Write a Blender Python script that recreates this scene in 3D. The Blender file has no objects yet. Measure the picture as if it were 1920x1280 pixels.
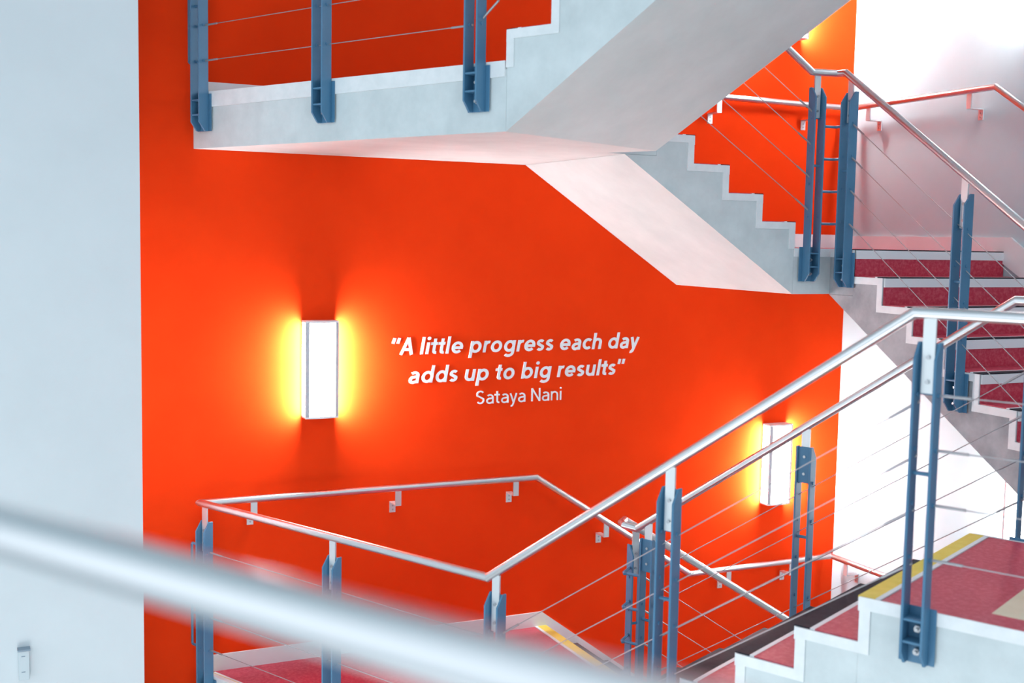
import bpy, math, random
from mathutils import Vector, Matrix
R = math.radians
random.seed(7)
SC = bpy.context.scene
COL = SC.collection

# ---------------------------------------------------------------- scale and frame
# The stairwell is laid out in plan units (X along the red wall, Y towards it, Z up)
# and built in metres: one unit is K metres, the main floor is at height 0.
K = 1.175
FL = -1.125                      # main floor height in plan units
def W(x, y, z): return Vector((K*x, K*y, K*(z-FL)))

# ---------------------------------------------------------------- camera
cam_d = bpy.data.cameras.new('camera'); cam = bpy.data.objects.new('camera', cam_d); COL.objects.link(cam)
yaw, pitch, roll = R(25.16522), R(-5.08279), R(1.08181)
cy_, sy_ = math.cos(yaw), math.sin(yaw)
fwd = Vector((sy_*math.cos(pitch), cy_*math.cos(pitch), math.sin(pitch)))
r0 = Vector((cy_, -sy_, 0)); u0 = r0.cross(fwd)
rt = r0*math.cos(roll)+u0*math.sin(roll); up = u0*math.cos(roll)-r0*math.sin(roll)
M = Matrix((rt, up, -fwd)).transposed().to_4x4(); M.translation = W(0, 0, 0)
cam.matrix_world = M
cam_d.sensor_width = 36; cam_d.lens = 2184.97/1920*36
cam_d.clip_start = .02
cam_d.dof.use_dof = True; cam_d.dof.focus_distance = 6.9; cam_d.dof.aperture_fstop = 2.1
SC.camera = cam

# ---------------------------------------------------------------- light and exposure
SC.view_settings.view_transform = 'Standard'; SC.view_settings.look = 'None'
SC.view_settings.exposure = 0.22; SC.view_settings.gamma = 1; SC.view_settings.use_curve_mapping = False
wd = bpy.data.worlds.new('overcast_daylight'); SC.world = wd; wd.use_nodes = True
bg = wd.node_tree.nodes['Background']; bg.inputs[0].default_value = (.75, .89, 1, 1); bg.inputs[1].default_value = .95
def area(name, loc, target, sx, sy, power, col):
    l = bpy.data.lights.new(name, 'AREA'); l.shape = 'RECTANGLE'; l.size = sx; l.size_y = sy; l.energy = power; l.color = col
    o = bpy.data.objects.new(name, l); COL.objects.link(o); o.location = loc
    o.rotation_euler = (Vector(target)-Vector(loc)).to_track_quat('-Z', 'Y').to_euler()
    return o
area('daylight_window', W(-5.5, 2.2, -.3), W(3, 4.6, -.6), 6.2, 8.0, 60, (.88, .95, 1))
area('low_soffit_fill', W(.3, 2.4, -3.85), W(2.2, 4.1, .5), 3.0, 3.2, 120, (.90, .97, 1))  # added upward fill near the floor, brightens the soffits; no window here
LAMP_SIDE, LAMP_FRONT = 235.0, 12.0

# ---------------------------------------------------------------- materials
def mat(name, col, rough=.5, metal=0, emit=None, estr=0, spec=.5):
    m = bpy.data.materials.new(name); m.use_nodes = True
    b = m.node_tree.nodes['Principled BSDF']
    b.inputs['Base Color'].default_value = (*col, 1); b.inputs['Roughness'].default_value = rough
    b.inputs['Metallic'].default_value = metal; b.inputs['Specular IOR Level'].default_value = spec
    if emit: b.inputs['Emission Color'].default_value = (*emit, 1); b.inputs['Emission Strength'].default_value = estr
    return m
def noisy(name, c1, c2, scale, rough=.6, detail=4, bump=0, lo=.35, hi=.65, stretch=None, spec=.4):
    m = mat(name, c1, rough, spec=spec); nt = m.node_tree; b = nt.nodes['Principled BSDF']
    tc = nt.nodes.new('ShaderNodeTexCoord'); mp = nt.nodes.new('ShaderNodeMapping'); nz = nt.nodes.new('ShaderNodeTexNoise')
    geo = nt.nodes.new('ShaderNodeNewGeometry')
    nt.links.new(geo.outputs['Position'], mp.inputs['Vector'])
    if stretch: mp.inputs['Scale'].default_value = stretch
    nz.inputs['Scale'].default_value = scale; nz.inputs['Detail'].default_value = detail; nz.inputs['Roughness'].default_value = .6
    nt.links.new(mp.outputs[0], nz.inputs['Vector'])
    cr = nt.nodes.new('ShaderNodeValToRGB'); cr.color_ramp.elements[0].position = lo; cr.color_ramp.elements[1].position = hi
    cr.color_ramp.elements[0].color = (*c1, 1); cr.color_ramp.elements[1].color = (*c2, 1)
    nt.links.new(nz.outputs['Fac'], cr.inputs[0]); nt.links.new(cr.outputs[0], b.inputs['Base Color'])
    if bump:
        bp = nt.nodes.new('ShaderNodeBump'); bp.inputs['Strength'].default_value = bump; bp.inputs['Distance'].default_value = .004
        nt.links.new(nz.outputs['Fac'], bp.inputs['Height']); nt.links.new(bp.outputs[0], b.inputs['Normal'])
    nt.nodes.remove(tc)
    return m
M_RED = noisy('red_wall_paint', (.80, .044, .007), (.84, .048, .0075), 3, .8, bump=.05, spec=0)
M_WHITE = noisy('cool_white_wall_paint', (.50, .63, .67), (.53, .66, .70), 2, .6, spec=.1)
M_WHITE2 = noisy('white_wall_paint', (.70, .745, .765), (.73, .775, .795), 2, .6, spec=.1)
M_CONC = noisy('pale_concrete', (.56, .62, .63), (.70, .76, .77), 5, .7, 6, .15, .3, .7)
M_CONC_SHADE = noisy('shaded_mottled_concrete', (.30, .32, .34), (.46, .48, .50), 6, .7, 8, .2, .34, .66)  # mottled concrete, darkened so its colour carries the shade on left-facing sides
M_SOFF = noisy('offwhite_painted_soffit', (.58, .66, .65), (.68, .75, .74), 3, .7, 5, .08, .3, .7)
M_TRIM = noisy('white_edge_trim', (.78, .81, .82), (.86, .88, .89), 12, .45)
M_SKIRT = noisy('white_gloss_skirting', (.80, .82, .83), (.85, .87, .88), 3, .35)
M_VINYL = noisy('dark_red_vinyl', (.52, .028, .065), (.66, .12, .16), 45, .38, 5, .04, .42, .75)
M_BLUE = noisy('blue_painted_steel', (.065, .195, .33), (.075, .21, .35), 8, .38, spec=.5)
M_STEEL = mat('brushed_stainless_steel', (.74, .74, .75), .30, 1)
M_STUB = mat('satin_stainless_plate', (.78, .80, .81), .4, .75)
M_CABLE = mat('steel_wire_rope', (.40, .40, .42), .4, .6)
M_YEL = noisy('yellow_nosing_strip', (.80, .60, .06), (.86, .66, .10), 20, .5)
M_BLACK = noisy('black_nosing_strip', (.012, .013, .022), (.02, .022, .034), 30, .6, spec=.12)
M_ALU = mat('pale_nosing_profile', (.82, .85, .87), .4)
M_CREAM = noisy('cream_floor_inlay', (.74, .65, .47), (.80, .70, .52), 9, .5)
M_FLOOR = noisy('pale_floor', (.62, .61, .59), (.68, .67, .65), 4, .5)
M_LAMPW = mat('white_lamp_casing', (.82, .83, .85), .4)
M_LSIDE = mat('lamp_side_opal', (.9, .9, .9), .4, 0, (.94, .97, 1.0), LAMP_SIDE)
M_LSIDE2 = mat('lamp_side_opal_dimmer', (.9, .9, .9), .4, 0, (.94, .97, 1.0), LAMP_SIDE*.22)
M_LFRONT = mat('lamp_front_opal', (.9, .9, .9), .4, 0, (1, .95, .88), LAMP_FRONT)
M_LFRAME = mat('lamp_frame_grey', (.45, .47, .52), .4)
M_LETTER = mat('white_vinyl_lettering', (.80, .84, .87), .5)
M_PLAST = mat('pale_grey_plastic', (.60, .67, .70), .5)
M_DARK = mat('grey_blue_plastic', (.26, .33, .40), .5)
M_BOLT = mat('zinc_bolt', (.50, .51, .53), .3, 1)

# ---------------------------------------------------------------- mesh helpers (all coordinates in plan units)
class MB:
    def __init__(s): s.v = []; s.f = []; s.sm = []; s.mi = []
    def add(s, vs, fs, smooth=False, mi=0):
        b = len(s.v); s.v += [Vector(v) for v in vs]
        for f in fs: s.f.append([b+i for i in f]); s.sm.append(smooth); s.mi.append(mi)
    def prism(s, poly, fn, lo, hi, mi=0):
        """poly: 2-D outline; fn(a,b,t) -> 3-D; extruded from t=lo to t=hi"""
        n = len(poly)
        vs = [fn(a, b, lo) for a, b in poly]+[fn(a, b, hi) for a, b in poly]
        c = sum((Vector(v) for v in vs), Vector())/len(vs)
        fs = [list(range(n))[::-1], list(range(n, 2*n))]+[[i, (i+1) % n, n+(i+1) % n, n+i] for i in range(n)]
        if n > 4:
            from mathutils.geometry import tessellate_polygon
            tri = [list(t) for t in tessellate_polygon([[Vector((a, b, 0)) for a, b in poly]])]
            sg = lambda t: (poly[t[1]][0]-poly[t[0]][0])*(poly[t[2]][1]-poly[t[0]][1])-(poly[t[2]][0]-poly[t[0]][0])*(poly[t[1]][1]-poly[t[0]][1])
            pa = sum(poly[i][0]*poly[(i+1) % n][1]-poly[(i+1) % n][0]*poly[i][1] for i in range(n))
            tri = [t if sg(t)*pa > 0 else t[::-1] for t in tri]
            fs = [t[::-1] for t in tri]+[[i+n for i in t] for t in tri]+fs[2:]
        # orientation by signed volume
        V = [Vector(v) for v in vs]; vol = 0
        for f in fs:
            for k in range(1, len(f)-1): vol += (V[f[0]]-c).dot((V[f[k]]-c).cross(V[f[k+1]]-c))
        if vol < 0: fs = [f[::-1] for f in fs]
        s.add(vs, fs, False, mi)
    def box(s, o, ax, ay, az, mi=0):
        """o corner; three edge vectors"""
        o, ax, ay, az = map(Vector, (o, ax, ay, az))
        s.prism([(0, 0), (1, 0), (1, 1), (0, 1)], lambda a, b, t: o+ax*a+ay*b+az*t, 0, 1, mi)
    def bx(s, x0, x1, y0, y1, z0, z1, mi=0): s.box((x0, y0, z0), (x1-x0, 0, 0), (0, y1-y0, 0), (0, 0, z1-z0), mi)
    def tube(s, pts, r, n=14, closed_ends=True, mi=0, n0=None):
        pts = [Vector(p) for p in pts]; m = len(pts)
        dirs = [(pts[i+1]-pts[i]).normalized() for i in range(m-1)]
        for i in range(m-1):
            d = dirs[i]
            ref = Vector((0, 0, 1)) if abs(d.z) < .9 else Vector((1, 0, 0))
            a = d.cross(ref).normalized(); b = a.cross(d)
            rings = []
            for e, p in ((0, pts[i]), (1, pts[i+1])):
                j = i if e == 0 else i+1
                if 0 < j < m-1: nrm = (dirs[j-1]+dirs[j]).normalized()
                elif j == 0 and n0 is not None: nrm = n0
                else: nrm = d
                ring = []
                for q in range(n):
                    th = 2*math.pi*q/n; o = a*math.cos(th)*r+b*math.sin(th)*r
                    ring.append(p+o-d*(o.dot(nrm)/d.dot(nrm)))
                rings.append(ring)
            s.add(rings[0]+rings[1], [[q, (q+1) % n, n+(q+1) % n, n+q] for q in range(n)], True, mi)
            if closed_ends:
                if i == 0: s.add(rings[0], [list(range(n))[::-1]], False, mi)
                if i == m-2: s.add(rings[1], [list(range(n))], False, mi)
    def build(s, name, mats, parent=None, root=None, bevel=0):
        """link as ONE mesh object; root = the plan point the thing stands at"""
        me = bpy.data.meshes.new(name)
        if root is None: R0 = W(0, 0, 0); loc = R0
        else: R0 = W(*root); loc = R0
        me.from_pydata([W(*v)-R0 for v in s.v], [], s.f)
        for m in (mats if isinstance(mats, (list, tuple)) else [mats]): me.materials.append(m)
        for p, sm, mi in zip(me.polygons, s.sm, s.mi): p.use_smooth = sm; p.material_index = mi
        me.update()
        o = bpy.data.objects.new(name, me); COL.objects.link(o)
        if parent is None: o.location = loc
        else: o.parent = parent
        if bevel:
            bv = o.modifiers.new('bevel', 'BEVEL'); bv.width = bevel; bv.segments = 2; bv.limit_method = 'ANGLE'
        return o
def tag(o, label, cat, group=None):
    o['label'] = label; o['category'] = cat
    if group: o['group'] = group
    return o
def thing(name, at, label, cat, group=None):
    o = bpy.data.objects.new(name, None); COL.objects.link(o); o.location = W(*at); o.empty_display_size = .1
    return tag(o, label, cat, group)
def struct(o): o['kind'] = 'structure'; return o
def lab(o, t): o['label'] = t; return o

# ---------------------------------------------------------------- plan of the stairwell
YW, XW = 6.0, 5.222                         # red wall plane, white wall plane
AZ = R(115.69)
AD = Vector((-math.cos(AZ), -math.sin(AZ), 0))   # up-direction of the diagonal flight (towards the camera)
ND = Vector((math.sin(AZ), -math.cos(AZ), 0))    # from its open side towards its inner side
P0 = Vector((1.043, 6.0, 0))
def SN(s, n, z=0): return P0+AD*s+ND*n+Vector((0, 0, z))
WA = 1.09
YB = 4.9                                     # inner face of the flight along the red wall
XC = 4.161                                   # inner face of the flight along the white wall
L1, L0 = -2.283, -2.967
U1, U0 = .657, -.030
UF = 1.81
GA = .2156
TB = .036                                    # white edge trim height

def fA(a, b, t): return SN(a, t, b)          # profile (s,z), extruded in n
def fB(a, b, t): return (a, t, b)            # profile (x,z), extruded in y
def fC(a, b, t): return (t, a, b)            # profile (y,z), extruded in x
def plan(a, b, t): return (a, b, t)

def strip(pts, w, fn, lo, hi, mb, side=1):
    """mitred band of width w to one side of a polyline in profile space"""
    m = len(pts); off = []
    for i in range(m):
        ns = []
        for j in (i-1, i):
            if 0 <= j < m-1:
                dx, dy = pts[j+1][0]-pts[j][0], pts[j+1][1]-pts[j][1]; l = math.hypot(dx, dy)
                ns.append((-dy/l*side, dx/l*side))
        if len(ns) == 2:
            a, b = ns; k = 1+a[0]*b[0]+a[1]*b[1]
            off.append((pts[i][0]+w*(a[0]+b[0])/k, pts[i][1]+w*(a[1]+b[1])/k))
        else: off.append((pts[i][0]+w*ns[0][0], pts[i][1]+w*ns[0][1]))
    for i in range(m-1): mb.prism([pts[i], pts[i+1], off[i+1], off[i]], fn, lo, hi)

def flight(root, fn, start, base, top, n, going, sgn, w0, w1, soff_lo, soff_hi, face, label, top_yellow=True, conc=None):
    """One flight of n risers. Profile coordinate a runs from `start` (first riser) in direction sgn, going up.
    w0..w1: extrusion range, `face`: side that shows the trim (w0 or w1)."""
    t = thing('stair_flight', root, label, 'stair flight')
    h = (top-base)/n
    nose = [(start+sgn*going*k, base+h*(k+1)) for k in range(n)]
    saw = [(start, base)]
    for k, (a, z) in enumerate(nose):
        saw.append((a, z))
        if k < n-1: saw.append((a+sgn*going, z))
    th = .012                                            # thickness of the floor finish and trim above the concrete
    mb = MB()
    poly = saw+([(saw[-1][0], soff_hi[1])] if abs(soff_hi[0]-saw[-1][0]) > .01 else [])+[soff_hi, soff_lo]
    mb.prism(poly, fn, w0, w1)
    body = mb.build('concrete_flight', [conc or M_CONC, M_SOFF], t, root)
    for p in body.data.polygons:
        if p.normal.z < -.3: p.material_index = 1
    mb = MB(); e = .006*(1 if face == w1 else -1)
    strip(saw, TB, fn, face+e*.08, face+e, mb, side=-sgn)
    mb.build('edge_trim', M_TRIM, t, root)
    lo, hi = min(w0, w1), max(w0, w1)
    lo += .004; hi -= .004
    for k, (a, z) in enumerate(nose):
        last = k == n-1
        mb = MB(); q = .004
        # riser sheet
        mb.prism([(a-sgn*q, z-h+.004), (a, z-h+.004), (a, z-.045), (a-sgn*q, z-.045)], fn, lo, hi)
        # tread sheet
        if not last:
            mb.prism([(a+sgn*.064, z), (a+sgn*(going-.0045), z), (a+sgn*(going-.0045), z+q), (a+sgn*.064, z+q)], fn, lo, hi)
        st = mb.build('step_covering', M_VINYL, t, root)
        mb = MB()
        mb.prism([(a-sgn*.009, z-.045), (a, z-.045), (a, z-.001), (a-sgn*.009, z-.001)], fn, lo, hi, 0)
        mb.prism([(a-sgn*.009, z), (a+sgn*.047, z), (a+sgn*.047, z+.0046), (a-sgn*.009, z+.0046)], fn, lo, hi, 1)
        mb.prism([(a+sgn*.047, z), (a+sgn*.064, z), (a+sgn*.064, z+.0048), (a+sgn*.047, z+.0048)], fn, lo, hi, 0)
        yel = last and top_yellow
        ns = mb.build('nosing', [M_ALU, M_YEL if yel else M_BLACK], st, root)
        if yel: lab(ns, 'yellow nosing strip with pale edges')
        else: lab(ns, 'black nosing strip with a white front edge')
    return t

# ---------------------------------------------------------------- setting: walls, floors
Z0, Z1 = -4.0, 3.75
mb = MB(); mb.bx(-.2, XW+.2, YW, YW+.15, Z0, Z1); struct(mb.build('wall_back', M_RED))
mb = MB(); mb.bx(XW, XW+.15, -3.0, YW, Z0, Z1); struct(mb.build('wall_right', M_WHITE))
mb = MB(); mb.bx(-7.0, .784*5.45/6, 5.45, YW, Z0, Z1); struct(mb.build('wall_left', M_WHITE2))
mb = MB(); mb.bx(-7.0, XW+.2, -3.0, YW+.15, Z0-.2, Z0); struct(mb.build('floor', M_FLOOR))
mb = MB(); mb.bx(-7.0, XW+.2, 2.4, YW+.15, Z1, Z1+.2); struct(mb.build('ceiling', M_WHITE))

# ---------------------------------------------------------------- landings
c_apex = ((P0.x*0)+0, 0)
s_ap = (6-YB+.4337*WA)/.9011
AP = SN(s_ap, WA); IC = SN(2.0208, WA); OC = SN(2.0208, 0); XB0 = 3.062
def half_landing(z, label, lower):
    root = (2.0, 5.2, z)
    t = thing('landing', root, label, 'stair landing')
    mb = MB()
    pl = [(P0.x+.0005, P0.y-.0008), (OC.x, OC.y), (IC.x, IC.y), (AP.x, AP.y), (XB0-.001, YB), (XB0-.001, YW-.0008)]
    mb.prism(pl, plan, z-.245, z-.006)
    sl = mb.build('concrete_slab', [M_CONC, M_SOFF], t, root)
    for p in sl.data.polygons:
        if p.normal.z < -.3: p.material_index = 1
    mb = MB(); q = .002
    pl2 = [SN(.10, .075), SN(2.018, .075), SN(2.018, WA-.01), Vector((AP.x+.01, AP.y+.01, 0)), Vector((XB0-.066, YB+.004, 0)), Vector((XB0-.066, YW-.012, 0)), Vector((1.13, YW-.012, 0))]
    mb.prism([(p.x, p.y) for p in pl2], plan, z-.006, z+.002)
    mb.build('floor_covering', M_VINYL, t, root)
    mb = MB()
    mb.prism([(p.x, p.y) for p in (SN(.06, .022), SN(2.018, .022), SN(2.018, .062), SN(.06, .062))], plan, z-.006, z+.003)
    lab(mb.build('edge_strip', M_YEL, t, root), 'yellow warning strip along the open edge')
    mb = MB()
    mb.prism([(p.x, p.y) for p in (SN(.06, .062), SN(2.018, .062), SN(2.018, .075), SN(.06, .075))], plan, z-.006, z+.0035)
    mb.build('edge_strip_border', M_ALU, t, root)
    # white edge upstand on the open side
    mb = MB(); up_ = .027
    mb.prism([(0.012, z-.048), (2.0165, z-.034), (2.0165, z+up_), (0.012, z+up_)], fA, -.008, .020)
    mb.build('edge_trim', M_TRIM, t, root)
    mb = MB(); mb.prism([(s_ap, z-.036), (2.02, z-.036), (2.02, z+.006), (s_ap, z+.006)], fA, WA, WA+.006)
    mb.prism([(AP.x+.006, z-.036), (XB0-.038, z-.036), (XB0-.038, z+.006), (AP.x+.006, z+.006)], fB, YB, YB-.006)
    mb.build('edge_trim', M_TRIM, t, root)
    return t
half_landing(U1, 'upper half landing, concrete underside showing above the lettering', False)
half_landing(L1, 'lower half landing with dark red floor behind the blurred rail', True)

def corner_landing(z, label):
    root = (4.6, 5.4, z); t = thing('landing', root, label, 'stair landing')
    xb = XB0+.2135*4
    mb = MB(); pl = [(xb+.001, YB), (XC, YB), (XC, 4.716), (XW-.0008, 4.716), (XW-.0008, YW-.0008), (xb+.001, YW-.0008)]
    mb.prism(pl, plan, z-.236, z-.004)
    sl = mb.build('concrete_slab', [M_CONC, M_SOFF, M_CONC_SHADE], t, root)
    for p in sl.data.polygons:
        if p.normal.z < -.3: p.material_index = 1
        elif p.normal.x < -.9 and p.center.x < .2-.6 and p.center.y < 0: p.material_index = 2  # left-facing side takes the darkened concrete, continuing the flight's painted shade
    mb = MB(); g = .004
    mb.prism([(xb+.006, YB+g), (XC+g, YB+g), (XC+g, 4.781), (XW-.014, 4.781), (XW-.014, YW-.014), (xb+.006, YW-.014)], plan, z-.004, z+.003)
    mb.build('floor_covering', M_VINYL, t, root)
    mb = MB()
    mb.prism([(xb+.001, z-.040), (XC, z-.040), (XC, z+.004), (xb+.001, z+.004)], fB, YB, YB-.006)
    mb.prism([(YB-.006, z-.040), (4.753, z-.040), (4.753, z+.004), (YB-.006, z+.004)], fC, XC, XC-.006)
    mb.build('edge_trim', M_TRIM, t, root)
    return t
corner_landing(U0, 'corner landing where the red wall meets the white wall')
corner_landing(L0, 'lowest corner landing below the right wall lamp')

# main floor (also carries the photographer's gallery)
g0 = SN(3.53, 0); g1 = SN(6.0, 0); g2 = SN(6.0, -3.0); g3 = SN(3.53, WA)
rd = Vector((.5035, -.864, 0))
FA_, FB_ = Vector((-.60, 1.945, 0)), Vector((.93, -.69, 0))
nrm_ = Vector((.864, .5035, 0))
e0, e1 = FA_+nrm_*.05, FB_+nrm_*.05
v_in = SN((3.0*0)+4.905, WA)
poly = [g0, g1, Vector((e1.x, e1.y, 0)), e0, e0+Vector((-.95, -.55, 0)), Vector((-.6, -1.4, 0)), Vector((1.2, -2.4, 0)), Vector((XW, -2.4, 0)), Vector((XW, 2.99, 0)), Vector((XC, 2.99, 0)), Vector((XC, v_in.y, 0)), v_in, g3]
FT = -1.125
mb = MB(); mb.prism([(p.x, p.y) for p in poly], plan, FT-.43, FT-.004)
mb.prism([(p.x, p.y) for p in (SN(3.597, .004), SN(5.99, .004), Vector((XW-.01, .3, 0)), Vector((XW-.01, 2.93, 0)), Vector((XC+.01, 2.93, 0)), Vector((XC+.01, v_in.y-.02, 0)), v_in+Vector((0, -.01, 0)), SN(3.597, WA-.004))], plan, FT-.004, FT+.002, 1)
mb.build('floor_upper', [M_CONC, M_VINYL])['kind'] = 'structure'
mb = MB(); mb.prism([(3.53, FT-.037), (6.0, FT-.037), (6.0, FT+.004), (3.53, FT+.004)], fA, -.007, 0)
mb.prism([(3.53, FT-.037), (4.9, FT-.037), (4.9, FT+.004), (3.53, FT+.004)], fA, WA, WA+.006)
struct(mb.build('trim_1', M_TRIM))
mb = MB(); mb.prism([(p.x, p.y) for p in (SN(3.903, .113), SN(4.5, .113), SN(4.5, .62), SN(3.903, .62))], plan, FT+.002, FT+.0035)
tag(mb.build('floor_inlay', M_CREAM, None, (3.1, 2.4, FT+.002)), 'cream square inlay in the dark red floor at the right edge', 'floor inlay')

# ---------------------------------------------------------------- flights
flight((2.3, 3.3, L1), fA, 2.0218, L1, FT, 8, GA, 1, 0, WA, (2.0218, L1-.245), (3.528, FT-.43), 0,
       'diagonal flight climbing to the near red floor, black nosings in front')
flight((2.3, 3.3, U1), fA, 2.0218, U1, UF, 8, GA, 1, 0, WA, (2.0218, U1-.245), (3.53, UF-.44), 0,
       'diagonal flight overhead, its broad pale concrete underside showing')
GB = .2135
flight((3.5, 5.4, U0), fB, XB0+GB*4, U0, U1, 5, GB, -1, YB, YW-.001, (XB0+GB*4, U0-.236), (XB0-.18, U1-.2462), YB,
       'short flight along the red wall under the upper half landing, stepped white edge')
flight((3.5, 5.4, L0), fB, XB0+GB*4, L0, L1, 5, GB, -1, YB, YW-.001, (XB0+GB*4, L0-.236), (XB0-.18, L1-.2462), YB,
       'lower flight along the red wall with yellow top nosing and raked white skirting')
NC = 8; GC = .2156
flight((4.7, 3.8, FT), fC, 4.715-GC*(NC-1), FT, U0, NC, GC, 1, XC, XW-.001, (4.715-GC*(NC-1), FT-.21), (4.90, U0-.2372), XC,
       'flight along the white wall with red risers and white step edges', False, M_CONC_SHADE)  # concrete colour darkened to hold this flight's shade

# ---------------------------------------------------------------- skirtings
def skirt(name, fn, lo, hi, poly):
    mb = MB(); mb.prism(poly, fn, lo, hi); return struct(mb.build(name, M_SKIRT))
hB = (U1-U0)/5; sk = .088
def raked(z1, z0):
    a0, a1 = XB0, XB0+GB*4
    sl = (z1-z0)/(GB*5)
    return [(1.10, z1-.004), (1.10, z1+sk), (a0, z1+sk), (a1+.02, z0+sk+.0), (XW-.001, z0+sk), (XW-.001, z0-.003), (a1, z0-.003), (a1, z0+.001), (a0-.055, z1-.2), (a0-.055, z1-.004)]
for nm, z1, z0 in (('baseboard_back', U1, U0), ('baseboard_back_lower', L1, L0)):
    skirt(nm, fB, YW-.012, YW-.0005, [(1.10, z1), (1.10, z1+sk), (XB0-.02, z1+sk), (XB0+GB*4+.06, z0+sk), (XW-.002, z0+sk), (XW-.002, z0+.003), (XB0+GB*4+.004, z0+.003), (XB0+GB*4, z0-.05), (XB0, z1-.05), (XB0-.06, z1)])
sc_ = (U0-FT)/(GC*8)
skirt('baseboard_right', fC, XW-.014, XW-.0006, [(YW-.014, U0+.003), (YW-.014, U0+.083), (4.665, U0+.083), (3.0, U0+.083-1.665*.66), (2.9, FT+.09), (-2.9, FT+.09), (-2.9, FT+.003), (2.97, FT+.003), (4.715, U0-.06), (4.76, U0+.003)])

# ---------------------------------------------------------------- balustrade posts
BS, BT = .0315, .0045                        # bar spacing (half), bar half thickness
HC = (.676, .509, .341, .172)                # cable heights
RH = .922                                    # rail axis height
def post_meshes():
    mb = MB()
    prof = [(.012, -.165), (.034, -.165), (.068, -.122), (.068, .785), (.034, .835), (.012, .835)]
    for sx in (-1, 1):
        mb.prism(prof, lambda a, b, t: (t, a, b), sx*BS-BT, sx*BS+BT)
    mb.bx(-.056, .056, .0085, .0125, -.165, .015)
    for z in (-.018, -.088): mb.bx(-BS, BS, .012, .064, z-.004, z+.004)
    mb.bx(-BS, BS, .024, .030, .675, .832)                     # web plate
    mb.tube([(-BS, .040, .435), (BS, .040, .435)], .007, 10)
    for h in HC:
        for sx in (-1, 1): mb.tube([(sx*BS-.009, .040, h), (sx*BS+.009, .040, h)], .0075, 8)
    st = MB(); st.bx(-.019, .019, .030, .038, .68, RH-.012)
    bo = MB(); bo.tube([(0, .020, 0), (0, .045, 0)], .0065, 8)
    an = MB(); an.tube([(.004, .012, 0), (.004, .028, 0)], .0115, 6); an.tube([(.004, .0275, 0), (.004, .040, 0)], .006, 8)
    return mb, st, bo, an
def local_mesh(mb, name, m):
    me = bpy.data.meshes.new(name)
    me.from_pydata([v*K for v in mb.v], [], mb.f); me.materials.append(m)
    for p, sm in zip(me.polygons, mb.sm): p.use_smooth = sm
    return me
_p = post_meshes()
ME_POST, ME_STUB, ME_BOLT, ME_ANCH = (local_mesh(b, n, m) for b, n, m in zip(_p, ('post', 'rail_support', 'fixing_bolts', 'anchor_bolts'), (M_BLUE, M_STUB, M_BOLT, M_BOLT)))
def post(parent, root, at, dirx, outy):
    """at: plan point on the concrete face at local floor level"""
    o = bpy.data.objects.new('post', ME_POST); COL.objects.link(o); o.parent = parent
    bv = o.modifiers.new('bevel', 'BEVEL'); bv.width = .0018; bv.segments = 1; bv.limit_method = 'ANGLE'
    X = Vector(dirx); Y = Vector(outy); Z = Vector((0, 0, 1))
    m = Matrix((X, Y, Z)).transposed().to_4x4(); m.translation = W(*at)-W(*root)
    o.matrix_local = m
    for nm, me, dz in (('rail_support', ME_STUB, 0), ('bolt', ME_BOLT, .715), ('bolt', ME_BOLT, .79), ('anchor_bolt', ME_ANCH, -.052), ('anchor_bolt', ME_ANCH, -.125)):
        c = bpy.data.objects.new(nm, me); COL.objects.link(c); c.parent = o; c.location = (0, 0, dz*K)
        if nm == 'rail_support': lab(c, 'pale stainless steel plate holding the rail')
    return o
RR = .0182
def rail(parent, root, pts, name='handrail', n0=None):
    mb = MB(); mb.tube(pts, RR, 20, n0=n0); return lab(mb.build(name, M_STEEL, parent, root), 'round stainless steel handrail')
CR = .0020
def cable(parent, root, pts):
    mb = MB(); pts = [Vector(p) for p in pts]
    mb.tube(pts, CR, 8)
    for a, b in ((pts[0], pts[1]), (pts[-1], pts[-2])):
        d = (b-a).normalized(); mb.tube([a-d*.012, a+d*.10], .0046, 8)
    mb.build('cable', M_CABLE, parent, root)
def rod(parent, root, pts, name='infill_rod'):
    mb = MB(); mb.tube(pts, .0072, 10); mb.build(name, M_BLUE, parent, root)

NO = -.031                                   # rail and cable plane outside the concrete face
mND = -ND
# --- lower diagonal balustrade, open side
root = tuple(SN(2.0, 0, L1))
b1 = thing('balustrade', root, 'near balustrade from the lower half landing up to the right, blue posts and steel rail', 'balustrade')
EL1, ELF = 1.995, 3.672
zL, zF = -1.364, -.203
slA = (zF-zL)/(ELF-EL1)
def zrail(s): return zL if s < EL1 else (zF if s > ELF else zL+(s-EL1)*slA)
rail(b1, root, [SN(.098, NO, zL), SN(EL1, NO, zL), SN(ELF, NO, zF), SN(5.9, NO, zF)], n0=(AD-Vector((1, 0, 0))).normalized())
PA = [.128, 1.078, 2.043, 2.835, 3.722]
basez = {}
for s in PA+[4.75]:
    z = zrail(s)-RH; basez[s] = z
    post(b1, root, tuple(SN(s, 0, z)), tuple(AD), tuple(mND))
for h in HC:
    cable(b1, root, [SN(PA[0]+BS, NO, L1+h), SN(PA[2]-BS, NO, L1+h)])
    cable(b1, root, [SN(PA[2]+BS, NO, basez[PA[2]]+h), SN(PA[4]-BS, NO, basez[PA[4]]+h-.028)])
    cable(b1, root, [SN(PA[4]+BS, NO, basez[PA[4]]+h), SN(4.75-BS, NO, basez[4.75]+h)])
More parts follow.
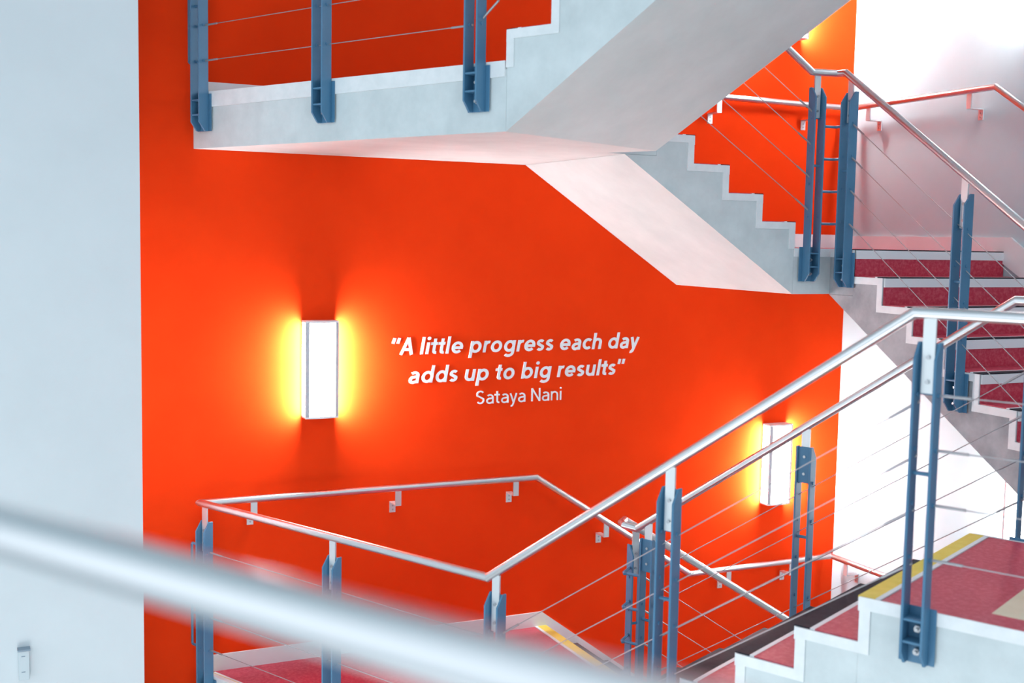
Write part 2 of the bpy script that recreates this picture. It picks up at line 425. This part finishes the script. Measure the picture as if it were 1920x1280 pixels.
def wall_u(parent, root, z):
    s0 = PA[0]-BS; s1 = .012
    mb = MB()
    mb.tube([SN(s0, NO, z+.70), SN(s1+.006, NO, z+.70), SN(s1, NO, z+.694), SN(s1, NO, z+.176), SN(s1+.006, NO, z+.17), SN(s0, NO, z+.17)], .0065, 10)
    for h in (.34, .51): mb.tube([SN(s0, NO, z+h), SN(s1, NO, z+h)], .0065, 8)
    mb.build('infill_rod', M_BLUE, parent, root)
wall_u(b1, root, L1)
# --- upper diagonal balustrade, open side
root = tuple(SN(1.0, 0, U1))
b2 = thing('balustrade', root, 'balustrade on the upper half landing, three blue posts cut by the top of the picture', 'balustrade')
PU = [.106, .993, 1.888]
for s in PU: post(b2, root, tuple(SN(s, 0, U1)), tuple(AD), tuple(mND))
EU = 1.86
def zup(s): return U1+RH+(max(0, s-EU))*slA
rail(b2, root, [SN(.098, NO, U1+RH), SN(EU, NO, U1+RH), SN(3.5, NO, zup(3.5))])
post(b2, root, tuple(SN(2.835, 0, zup(2.835)-RH)), tuple(AD), tuple(mND))
for h in HC:
    cable(b2, root, [SN(PU[0]+BS, NO, U1+h), SN(PU[2]-BS, NO, U1+h)])
    cable(b2, root, [SN(PU[2]+BS, NO, U1+h+.02), SN(2.835-BS, NO, zup(2.835)-RH+h)])
wall_u(b2, root, U1)
# --- lower inner balustrade: diagonal flight's inner side, turning down along the red-wall flight
NI = WA+.040; YI = YB-.040
root = tuple(SN(2.0, WA, L1))
b3 = thing('balustrade', root, 'inner balustrade behind the near one, its rail looping round at the half landing', 'balustrade')
zI0, zI1, sI0, sI1 = -1.385, -.203, 1.950, 3.634
slI = (zI1-zI0)/(sI1-sI0)
E1 = SN(sI0, NI, zI0); T1 = SN(1.895, WA+.012, -1.372); E2 = Vector((2.915, YI, -1.372))
xb1 = XB0+GB*4+.12
zb = lambda x: -1.372-(x-2.915)*.6165
T0 = Vector((T1.x+.012, T1.y+.045, T1.z))
rail(b3, root, [E2+Vector((xb1-E2.x, 0, zb(xb1)+1.372)), E2, T0, T1, E1, SN(sI1, NI, zI1), SN(4.86, NI, zI1)])
PI_ = [2.022, 2.805, 3.722]
for s in PI_:
    z = (zI0+(s-sI0)*slI if s < sI1 else zI1)-RH; basez[s] = z
    post(b3, root, tuple(SN(s, WA, z)), tuple(-AD), tuple(ND))
PBx = [2.985, XB0+GB*4+.03]
for x in PBx:
    post(b3, root, (x, YB, zb(x)-RH), (-1, 0, 0), (0, -1, 0))
for h in HC:
    cable(b3, root, [SN(PI_[0]+BS, NI, basez[PI_[0]]+h), SN(PI_[2]-BS, NI, basez[PI_[2]]+h-.02)])
    cable(b3, root, [SN(PI_[2]+BS, NI, basez[PI_[2]]+h), SN(4.6, NI, basez[PI_[2]]+h)])
    cable(b3, root, [(PBx[0]+BS, YI, zb(PBx[0])-RH+h), (PBx[1]-BS, YI, zb(PBx[1])-RH+h)])
for h in (.69, .52, .35, .18):
    z = L1+h-.02
    q = SN(PI_[0]-BS, NI, z); tp = SN(1.90, WA+.02, z)
    rod(b3, root, [q, tp+Vector((.012, -.004, 0)), tp, tp+Vector((.010, .022, 0)), Vector((PBx[0]-BS, YI-.003, z))])
post(b3, root, tuple(SN(4.6, WA, FT)), tuple(-AD), tuple(ND))
# --- upper inner balustrade: red-wall flight and white-wall flight round the corner landing
root = (XC, YB, U0)
b4 = thing('balustrade', root, 'balustrade round the corner landing and down the white wall flight', 'balustrade')
XI = XC-.040
zc = .876
rail(b4, root, [(XB0-.10, YI, zc+(3.956-XB0+.10)*.655), (3.956, YI, zc), (XI, YI, zc+.004), (XI, 4.795, zc), (XI, 3.05, zc-(4.795-3.05)*.667), (XI, 2.75, FT+RH)])
for x, z in ((3.999, U0-.004), (2.985, U1-.045)):
    post(b4, root, (x, YB, z), (1, 0, 0), (0, -1, 0))
PC = [4.757, 3.967, 3.10]
zC = lambda y: (zc-(4.795-y)*.667)-RH
for y in PC: post(b4, root, (XC, y, zC(y)+(.0 if y < 4.7 else .012)), (0, 1, 0), (-1, 0, 0))
for h in HC:
    cable(b4, root, [(2.985+BS, YI, U1-.045+h), (3.999-BS, YI, U0+h+.03)])
    cable(b4, root, [(XI, PC[0]-BS, zC(PC[0])+h+.005), (XI, PC[2]+BS, zC(PC[2])+h)])
for h in (.635, .468, .300, .133):
    z = U0+h; rod(b4, root, [(3.999+BS, YI, z), (XI-.012, YI, z), (XI-.001, YI-.010, z), (XI, PC[0]+BS, z)])

# --- foreground rail in front of the camera
root = (.2, .55, FT)
b5 = thing('balustrade', root, 'blurred steel handrail crossing the lower left foreground', 'balustrade')
zg = -.212
rail(b5, root, [FA_+Vector((0, 0, zg)), FB_+Vector((0, 0, zg))])
for t in (.10, .80):
    p = FA_.lerp(FB_, t)
    post(b5, root, (e0.x+(e1.x-e0.x)*t, e0.y+(e1.y-e0.y)*t, zg-RH), tuple(rd), tuple(-nrm_ if False else nrm_)) if False else None
    q = p+nrm_*.05
    post(b5, root, (q.x-nrm_.x*.0, q.y-nrm_.y*.0, FT+.0), tuple(-rd), tuple(nrm_))

# ---------------------------------------------------------------- wall handrails
WO = .098
def bracket(parent, root, base, wall_n, along):
    """base: rail axis point; wall_n points from the wall into the room"""
    base = Vector(base); n = Vector(wall_n); al = Vector(along).normalized(); al.z = 0; al.normalize()
    w = .017; t = .006; z = Vector((0, 0, 1)); mb = MB()
    p = base-al*w
    mb.box(p-n*(t/2)-z*.088, al*2*w, n*t, z*(.088-RR*.6))
    mb.box(p-n*(WO-.001)-z*.094, al*2*w, n*(WO+t/2-.001), z*t)
    mb.box(p-n*(WO-.0005)-z*.150, al*2*w, n*t, z*.058)
    b = mb.build('wall_bracket', M_STUB, parent, root)
    for dz in (-.112, -.134):
        mb = MB(); c = base-n*(WO-.006)+z*dz; mb.tube([c, c+n*.004], .0048, 8)
        mb.build('screw', M_BOLT, b, root)
yr = YW-WO; xr = XW-WO
cor = SN(.098, NO, zL)+Vector((.0006, 0, 0))
root = (2.9, YW, L1)
w1 = thing('wall_handrail', root, 'long wall rail on the red wall below the lettering, dropping to the right', 'handrail')
B1, B2 = Vector((2.945, yr, -1.366)), Vector((4.015, yr, -2.048))
rail(w1, root, [Vector((cor.x, yr, zL+.0)), B1, B2, (xr, yr, -2.045), (xr, 4.74, -2.045), (xr, 3.0, -2.045-1.74*.66)], 'rail', (Vector((1, 0, 0))-AD).normalized())
for x in (1.322, 2.107, 2.815): bracket(w1, root, (x, yr, zL-.006), (0, -1, 0), (1, 0, 0))
bracket(w1, root, (3.415, yr, B1.z+(3.415-B1.x)*(B2.z-B1.z)/(B2.x-B1.x)), (0, -1, 0), (1, 0, 0))
for x in (4.31, 4.80): bracket(w1, root, (x, yr, -2.046), (0, -1, 0), (1, 0, 0))
bracket(w1, root, (xr, 5.76, -2.045), (-1, 0, 0), (0, 1, 0))
bracket(w1, root, (xr, 4.95, -2.045), (-1, 0, 0), (0, 1, 0))
root = (4.8, YW, U0)
w2 = thing('wall_handrail', root, 'wall rail turning from the red wall onto the white wall, upper right', 'handrail')
rail(w2, root, [(2.94, yr, U1+.91), (4.00, yr, .866), (xr, yr, .860), (xr, 4.747, .872), (xr, 3.0, .872-1.747*.66)], 'rail')
for x in (4.118, 4.825): bracket(w2, root, (x, yr, .864), (0, -1, 0), (1, 0, 0))
for y in (5.74, 4.93): bracket(w2, root, (xr, y, .863), (-1, 0, 0), (0, 1, 0))

# ---------------------------------------------------------------- wall lamps
def wall_lamp(c, n, al, label, z0, z1, half=.089, side=None):
    """c: centre point on the wall (x,y); n: out of the wall; al: along the wall"""
    n = Vector(n); al = Vector(al); z = Vector((0, 0, 1)); c = Vector((c[0], c[1], 0))
    root = (c.x, c.y, z0)
    t = thing('wall_lamp', root, label, 'wall lamp', 'opal glass wall lamps')
    mb = MB(); mb.box(c-al*half+n*.0005+z*z0, al*2*half, n*.010, z*(z1-z0)); mb.build('backplate', M_LAMPW, t, root)
    e = .010
    arc = [(-half+2*half*i/10, .078+.012*math.sin(math.pi*i/10)) for i in range(11)]
    # opal sides
    for s in (-1, 1):
        mb = MB(); mb.box(c+al*(s*half-(.004 if s > 0 else 0))+n*.010+z*(z0+e), al*.004, n*.064, z*(z1-z0-2*e))
        lab(mb.build('side_diffuser', side or M_LSIDE, t, root), 'glowing side panel')
    mb = MB(); mb.prism([(a, b) for a, b in arc[1:-1]]+[(half*.8, .066), (-half*.8, .066)], lambda a, b, q: c+al*a+n*b+z*q, z0+e, z1-e)
    lab(mb.build('front_diffuser', M_LFRONT, t, root), 'bright white curved front')
    for q0, q1 in ((z0, z0+e), (z1-e, z1)):
        mb = MB(); mb.prism(arc+[(half, .010), (-half, .010)], lambda a, b, q: c+al*a+n*b+z*q, q0, q1)
        mb.build('end_cap', M_LAMPW, t, root)
    for s in (-1, 1):
        mb = MB(); mb.prism([(s*half, .074), (s*half*.8, .074), (s*half*.8, .088), (s*half, .081)], lambda a, b, q: c+al*a+n*b+z*q, z0+e, z1-e)
        mb.build('frame', M_LFRAME, t, root)
    return t
wall_lamp((1.685, YW), (0, -1, 0), (1, 0, 0), 'lit wall lamp on the red wall left of the lettering', -.966, -.452)
wall_lamp((4.693, YW), (0, -1, 0), (1, 0, 0), 'lit wall lamp on the red wall behind the sloping rails at right', -1.672, -1.153)
wall_lamp((4.693, YW), (0, -1, 0), (1, 0, 0), 'lit wall lamp on the red wall almost hidden by the overhead flight', 1.266, 1.785)
wall_lamp((XW, 4.462), (-1, 0, 0), (0, 1, 0), 'lit wall lamp on the white wall below the white wall flight', -1.672, -1.153, side=M_LSIDE2)
wall_lamp((XW, 4.47), (-1, 0, 0), (0, 1, 0), 'lit wall lamp on the white wall at the top right edge', 1.266, 1.785)

# ---------------------------------------------------------------- small box on the left wall
root = (.182, 5.45, -1.90)
sb = thing('socket_box', root, 'small pale box low on the left white wall', 'wall socket')
f_ = 5.45/5.3
mb = MB(); mb.bx(.172*f_, .215*f_, 5.415, 5.45, -1.930*f_, -1.800*f_); mb.build('casing', M_PLAST, sb, root, bevel=.004)
mb = MB(); mb.bx(.168*f_, .219*f_, 5.405, 5.45, -1.800*f_, -1.793*f_); lab(mb.build('hood', M_DARK, sb, root), 'dark hood on top of the box')
mb = MB(); mb.bx(.183*f_, .198*f_, 5.4138, 5.416, -1.826*f_, -1.822*f_); mb.bx(.183*f_, .198*f_, 5.4138, 5.416, -1.895*f_, -1.891*f_); mb.build('slots', M_DARK, sb, root)

# ---------------------------------------------------------------- lettering
def arcp(cx, cy, rx, ry, a0, a1, n=18): return [(cx+rx*math.cos(R(a0+(a1-a0)*i/n)), cy+ry*math.sin(R(a0+(a1-a0)*i/n))) for i in range(n+1)]
ASC, DSC, XH = 1.46, -.44, 1.0
def glyph(ch, w):
    """strokes (polylines, closed flag) in x-height units, and advance width"""
    h = w/2; r = .5-h; rr = .5+.01-h; S = []; x0 = .10
    bw = .94                                           # bowl width
    rx = bw/2-h; cx = x0+bw/2
    if ch in 'oOdpbgeca':
        pass
    if ch == 'l': S = [([(x0+h, 0), (x0+h, ASC)], 0)]; ad = x0*2+w
    elif ch == 'i': S = [([(x0+h, 0), (x0+h, XH)], 0), (arcp(x0+h, 1.33, w*.31, w*.31, 0, 360, 14)[:-1], 2)]; ad = x0*2+w
    elif ch == 't': S = [([(.20+h, 1.30), (.20+h, .26)]+arcp(.20+h+.17, .24, .17, .24-h, 180, 290, 8), 0), ([(.0, XH-h), (.56, XH-h)], 0)]; ad = .62
    elif ch == 'o': S = [(arcp(cx, .5, rx, rr, 0, 360, 32)[:-1], 1)]; ad = bw+2*x0
    elif ch in 'dbpg':
        xs = x0+bw-h if ch in 'dg' else x0+h
        S = [(arcp(cx, .5, rx, rr, 0, 360, 32)[:-1], 1)]
        if ch in 'db': S.append(([(xs, 0), (xs, ASC)], 0))
        elif ch == 'p': S.append(([(xs, XH), (xs, DSC)], 0))
        else: S.append(([(xs, XH), (xs, -.06)]+arcp(cx, -.06, rx, -DSC-.06-h+.02, 0, -140, 14), 0))
        ad = bw+2*x0
    elif ch == 'e': S = [(arcp(cx, .5, rx, rr, 0, 318, 30), 0), ([(cx-rx, .5-.02), (cx+rx+h*.9, .5-.02)], 0)]; ad = bw+2*x0-.04
    elif ch == 'c': S = [(arcp(cx-.02, .5, rx, rr, 48, 312, 26), 0)]; ad = bw-.04
    elif ch == 'a':
        aw = .80; xs = x0+aw-h
        S = [([(xs, 0), (xs, .62)]+arcp(xs-(aw/2-h), .64, aw/2-h, XH+.01-h-.64, 0, 140, 14), 0),
             ([(xs, .60)]+[(x0+.40, .60)]+arcp(x0+.36, .295, .36-h, .305, 90, 270, 16)[1:]+[(x0+.40, -.01+h)]+arcp(xs-.22, .26, .22, .27-h, -90, 0, 8), 0)]
        if True: S[1] = ([(xs, .58)]+arcp(x0+.37, .295-.005, .37-h, .29-h*.55, 90, 270, 16)+arcp(xs-.24, .29, .24, .30-h, -90, -10, 8), 0)
        ad = aw+2*x0
    elif ch == 's':
        sw = .64; c0 = x0+sw/2; q = .26-h*.5
        S = [(arcp(c0, XH+.01-h-q, sw/2-h*.8, q, 35, 200, 12)+[(c0, .5)]+arcp(c0, -.01+h+q, sw/2-h*.8, q, 20, -145, 12), 0)]; ad = sw+2*x0-.02
    elif ch == 'r': S = [([(x0+h, 0), (x0+h, XH)], 0), (arcp(x0+h+.32, .55, .32, XH+.01-h-.55, 180, 78, 10), 0)]; ad = .56+x0-.02
    elif ch in 'nh':
        nw = .82; S = [([(x0+h, 0), (x0+h, XH if ch == 'n' else ASC)], 0), (arcp(x0+nw/2, .60, nw/2-h, XH+.01-h-.60, 180, 0, 16)+[(x0+nw-h, 0)], 0)]; ad = nw+2*x0
    elif ch == 'u':
        nw = .82; S = [([(x0+nw-h, 0), (x0+nw-h, XH)], 0), ([(x0+h, XH)]+arcp(x0+nw/2, .40, nw/2-h, .41-h, 180, 360, 16), 0)]; ad = nw+2*x0
    elif ch == 'y': S = [([(.02+h, XH), (.44, .03)], 0), ([(.86-h, XH), (.40, -.20)]+arcp(.22, -.20, .16, -DSC-.20-h+.02, -20, -110, 6), 0)]; ad = .86
    elif ch == 'A': S = [([(.02+h*.9, 0), (.56, 1.42)], 0), ([(1.10-h*.9, 0), (.56, 1.42)], 0), ([(.26, .44), (.86, .44)], 0)]; ad = 1.12
    elif ch == 'N': S = [([(x0+h, 0), (x0+h, 1.42)], 0), ([(x0+h, 1.42-h*.3), (x0+1.0-h, h*.3)], 0), ([(x0+1.0-h, 0), (x0+1.0-h, 1.42)], 0)]; ad = 1.0+2*x0
    elif ch == 'S':
        sw = .86; c0 = x0+sw/2; q = .37-h*.5
        S = [(arcp(c0, 1.43-h-q, sw/2-h, q, 35, 205, 14)+[(c0, .72)]+arcp(c0, -.01+h+q, sw/2-h, q, 25, -145, 14), 0)]; ad = sw+2*x0
    elif ch == '\u201c': S = [([(.05+k, .96), (.13+k, 1.42)], 0) for k in (.08, .46)]; ad = .78
    elif ch == '\u201d': S = [([(.07+k, .96), (.11+k, 1.42)], 0) for k in (.08, .46)]; ad = .78
    else: ad = .46
    return S, ad
_zz = 0
def stroke_mesh(mb, pts, mode, w, put):
    """mode 0 open line, 1 closed loop, 2 filled outline"""
    global _zz; _zz = (_zz+1) % 9; fr, bk = -.003-.0003*_zz, -.0004
    if mode == 2:
        # outline is a dot of twice its drawn radius
        c = (sum(p[0] for p in pts)/len(pts), sum(p[1] for p in pts)/len(pts))
        mb.prism([(c[0]+(p[0]-c[0])*2.0, c[1]+(p[1]-c[1])*2.0) for p in pts], put, bk, fr); return
    n = len(pts); L, Rr = [], []
    for i in range(n):
        ns = []
        for j in ((i-1) % n, i):
            if mode == 0 and (i == 0 and j == n-1 or j == n-1): continue
            a, b = pts[j], pts[(j+1) % n]; dx, dy = b[0]-a[0], b[1]-a[1]; l = math.hypot(dx, dy)
            if l > 1e-6: ns.append((-dy/l, dx/l))
        if len(ns) == 2:
            k = max(.35, 1+ns[0][0]*ns[1][0]+ns[0][1]*ns[1][1]); o = ((ns[0][0]+ns[1][0])/k, (ns[0][1]+ns[1][1])/k)
        else: o = ns[0]
        L.append((pts[i][0]+o[0]*w/2, pts[i][1]+o[1]*w/2)); Rr.append((pts[i][0]-o[0]*w/2, pts[i][1]-o[1]*w/2))
    m = n if mode == 1 else n-1
    V = []
    for i in range(n): V += [put(*L[i], fr), put(*Rr[i], fr), put(*L[i], bk), put(*Rr[i], bk)]
    F = []
    for i in range(m):
        a, b = 4*i, 4*((i+1) % n)
        F += [[a, a+1, b+1, b], [a, b, b+2, a+2], [a+1, a+3, b+3, b+1]]
    if mode == 0: F += [[0, 2, 3, 1], [4*(n-1), 4*(n-1)+1, 4*(n-1)+3, 4*(n-1)+2]]
    mb.add(V, F)
rootq = (2.88, YW, -.75)
q_ = thing('wall_lettering', rootq, 'white lettering of a quotation on the red wall', 'wall lettering')
def text_line(txt, xh, w, shear, xa, xb, zb0, zb1, label):
    adv = 0; items = []
    for k, ch in enumerate(txt):
        S, ad = glyph(ch, w); items.append((adv, S)); adv += ad
    # extent of the drawn line without side bearings
    xs = [x+p[0]+shear*p[1] for x, S in items for pts, md in S for p in pts]
    lo, hi = min(xs)-w/2, max(xs)+w/2
    kx = (xb-xa)/(hi-lo)
    k = 0
    for word in txt.split(' '):
        mb = MB()
        for x, S in items[k:k+len(word)]:
            for pts, md in S:
                put = lambda a, b, t: (xa+((x+a+shear*b)-lo)*kx, YW+t, zb0+(zb1-zb0)*(((x+a)-lo)/(hi-lo))+b*xh)
                stroke_mesh(mb, pts, md, w, put)
        k += len(word)+1
        lab(mb.build('word', M_LETTER, q_, rootq), label+' '+word)
text_line('\u201cA little progress each day', .0655, .235, .16, 2.0935, 3.6653, -.6495, -.6445, 'bold slanted word')
text_line('adds up to big results\u201d', .0655, .235, .16, 2.195, 3.5700, -.8085, -.8015, 'bold slanted word')
text_line('Sataya Nani', .053, .165, .0, 2.6020, 3.1460, -.9410, -.9385, 'thin upright word')
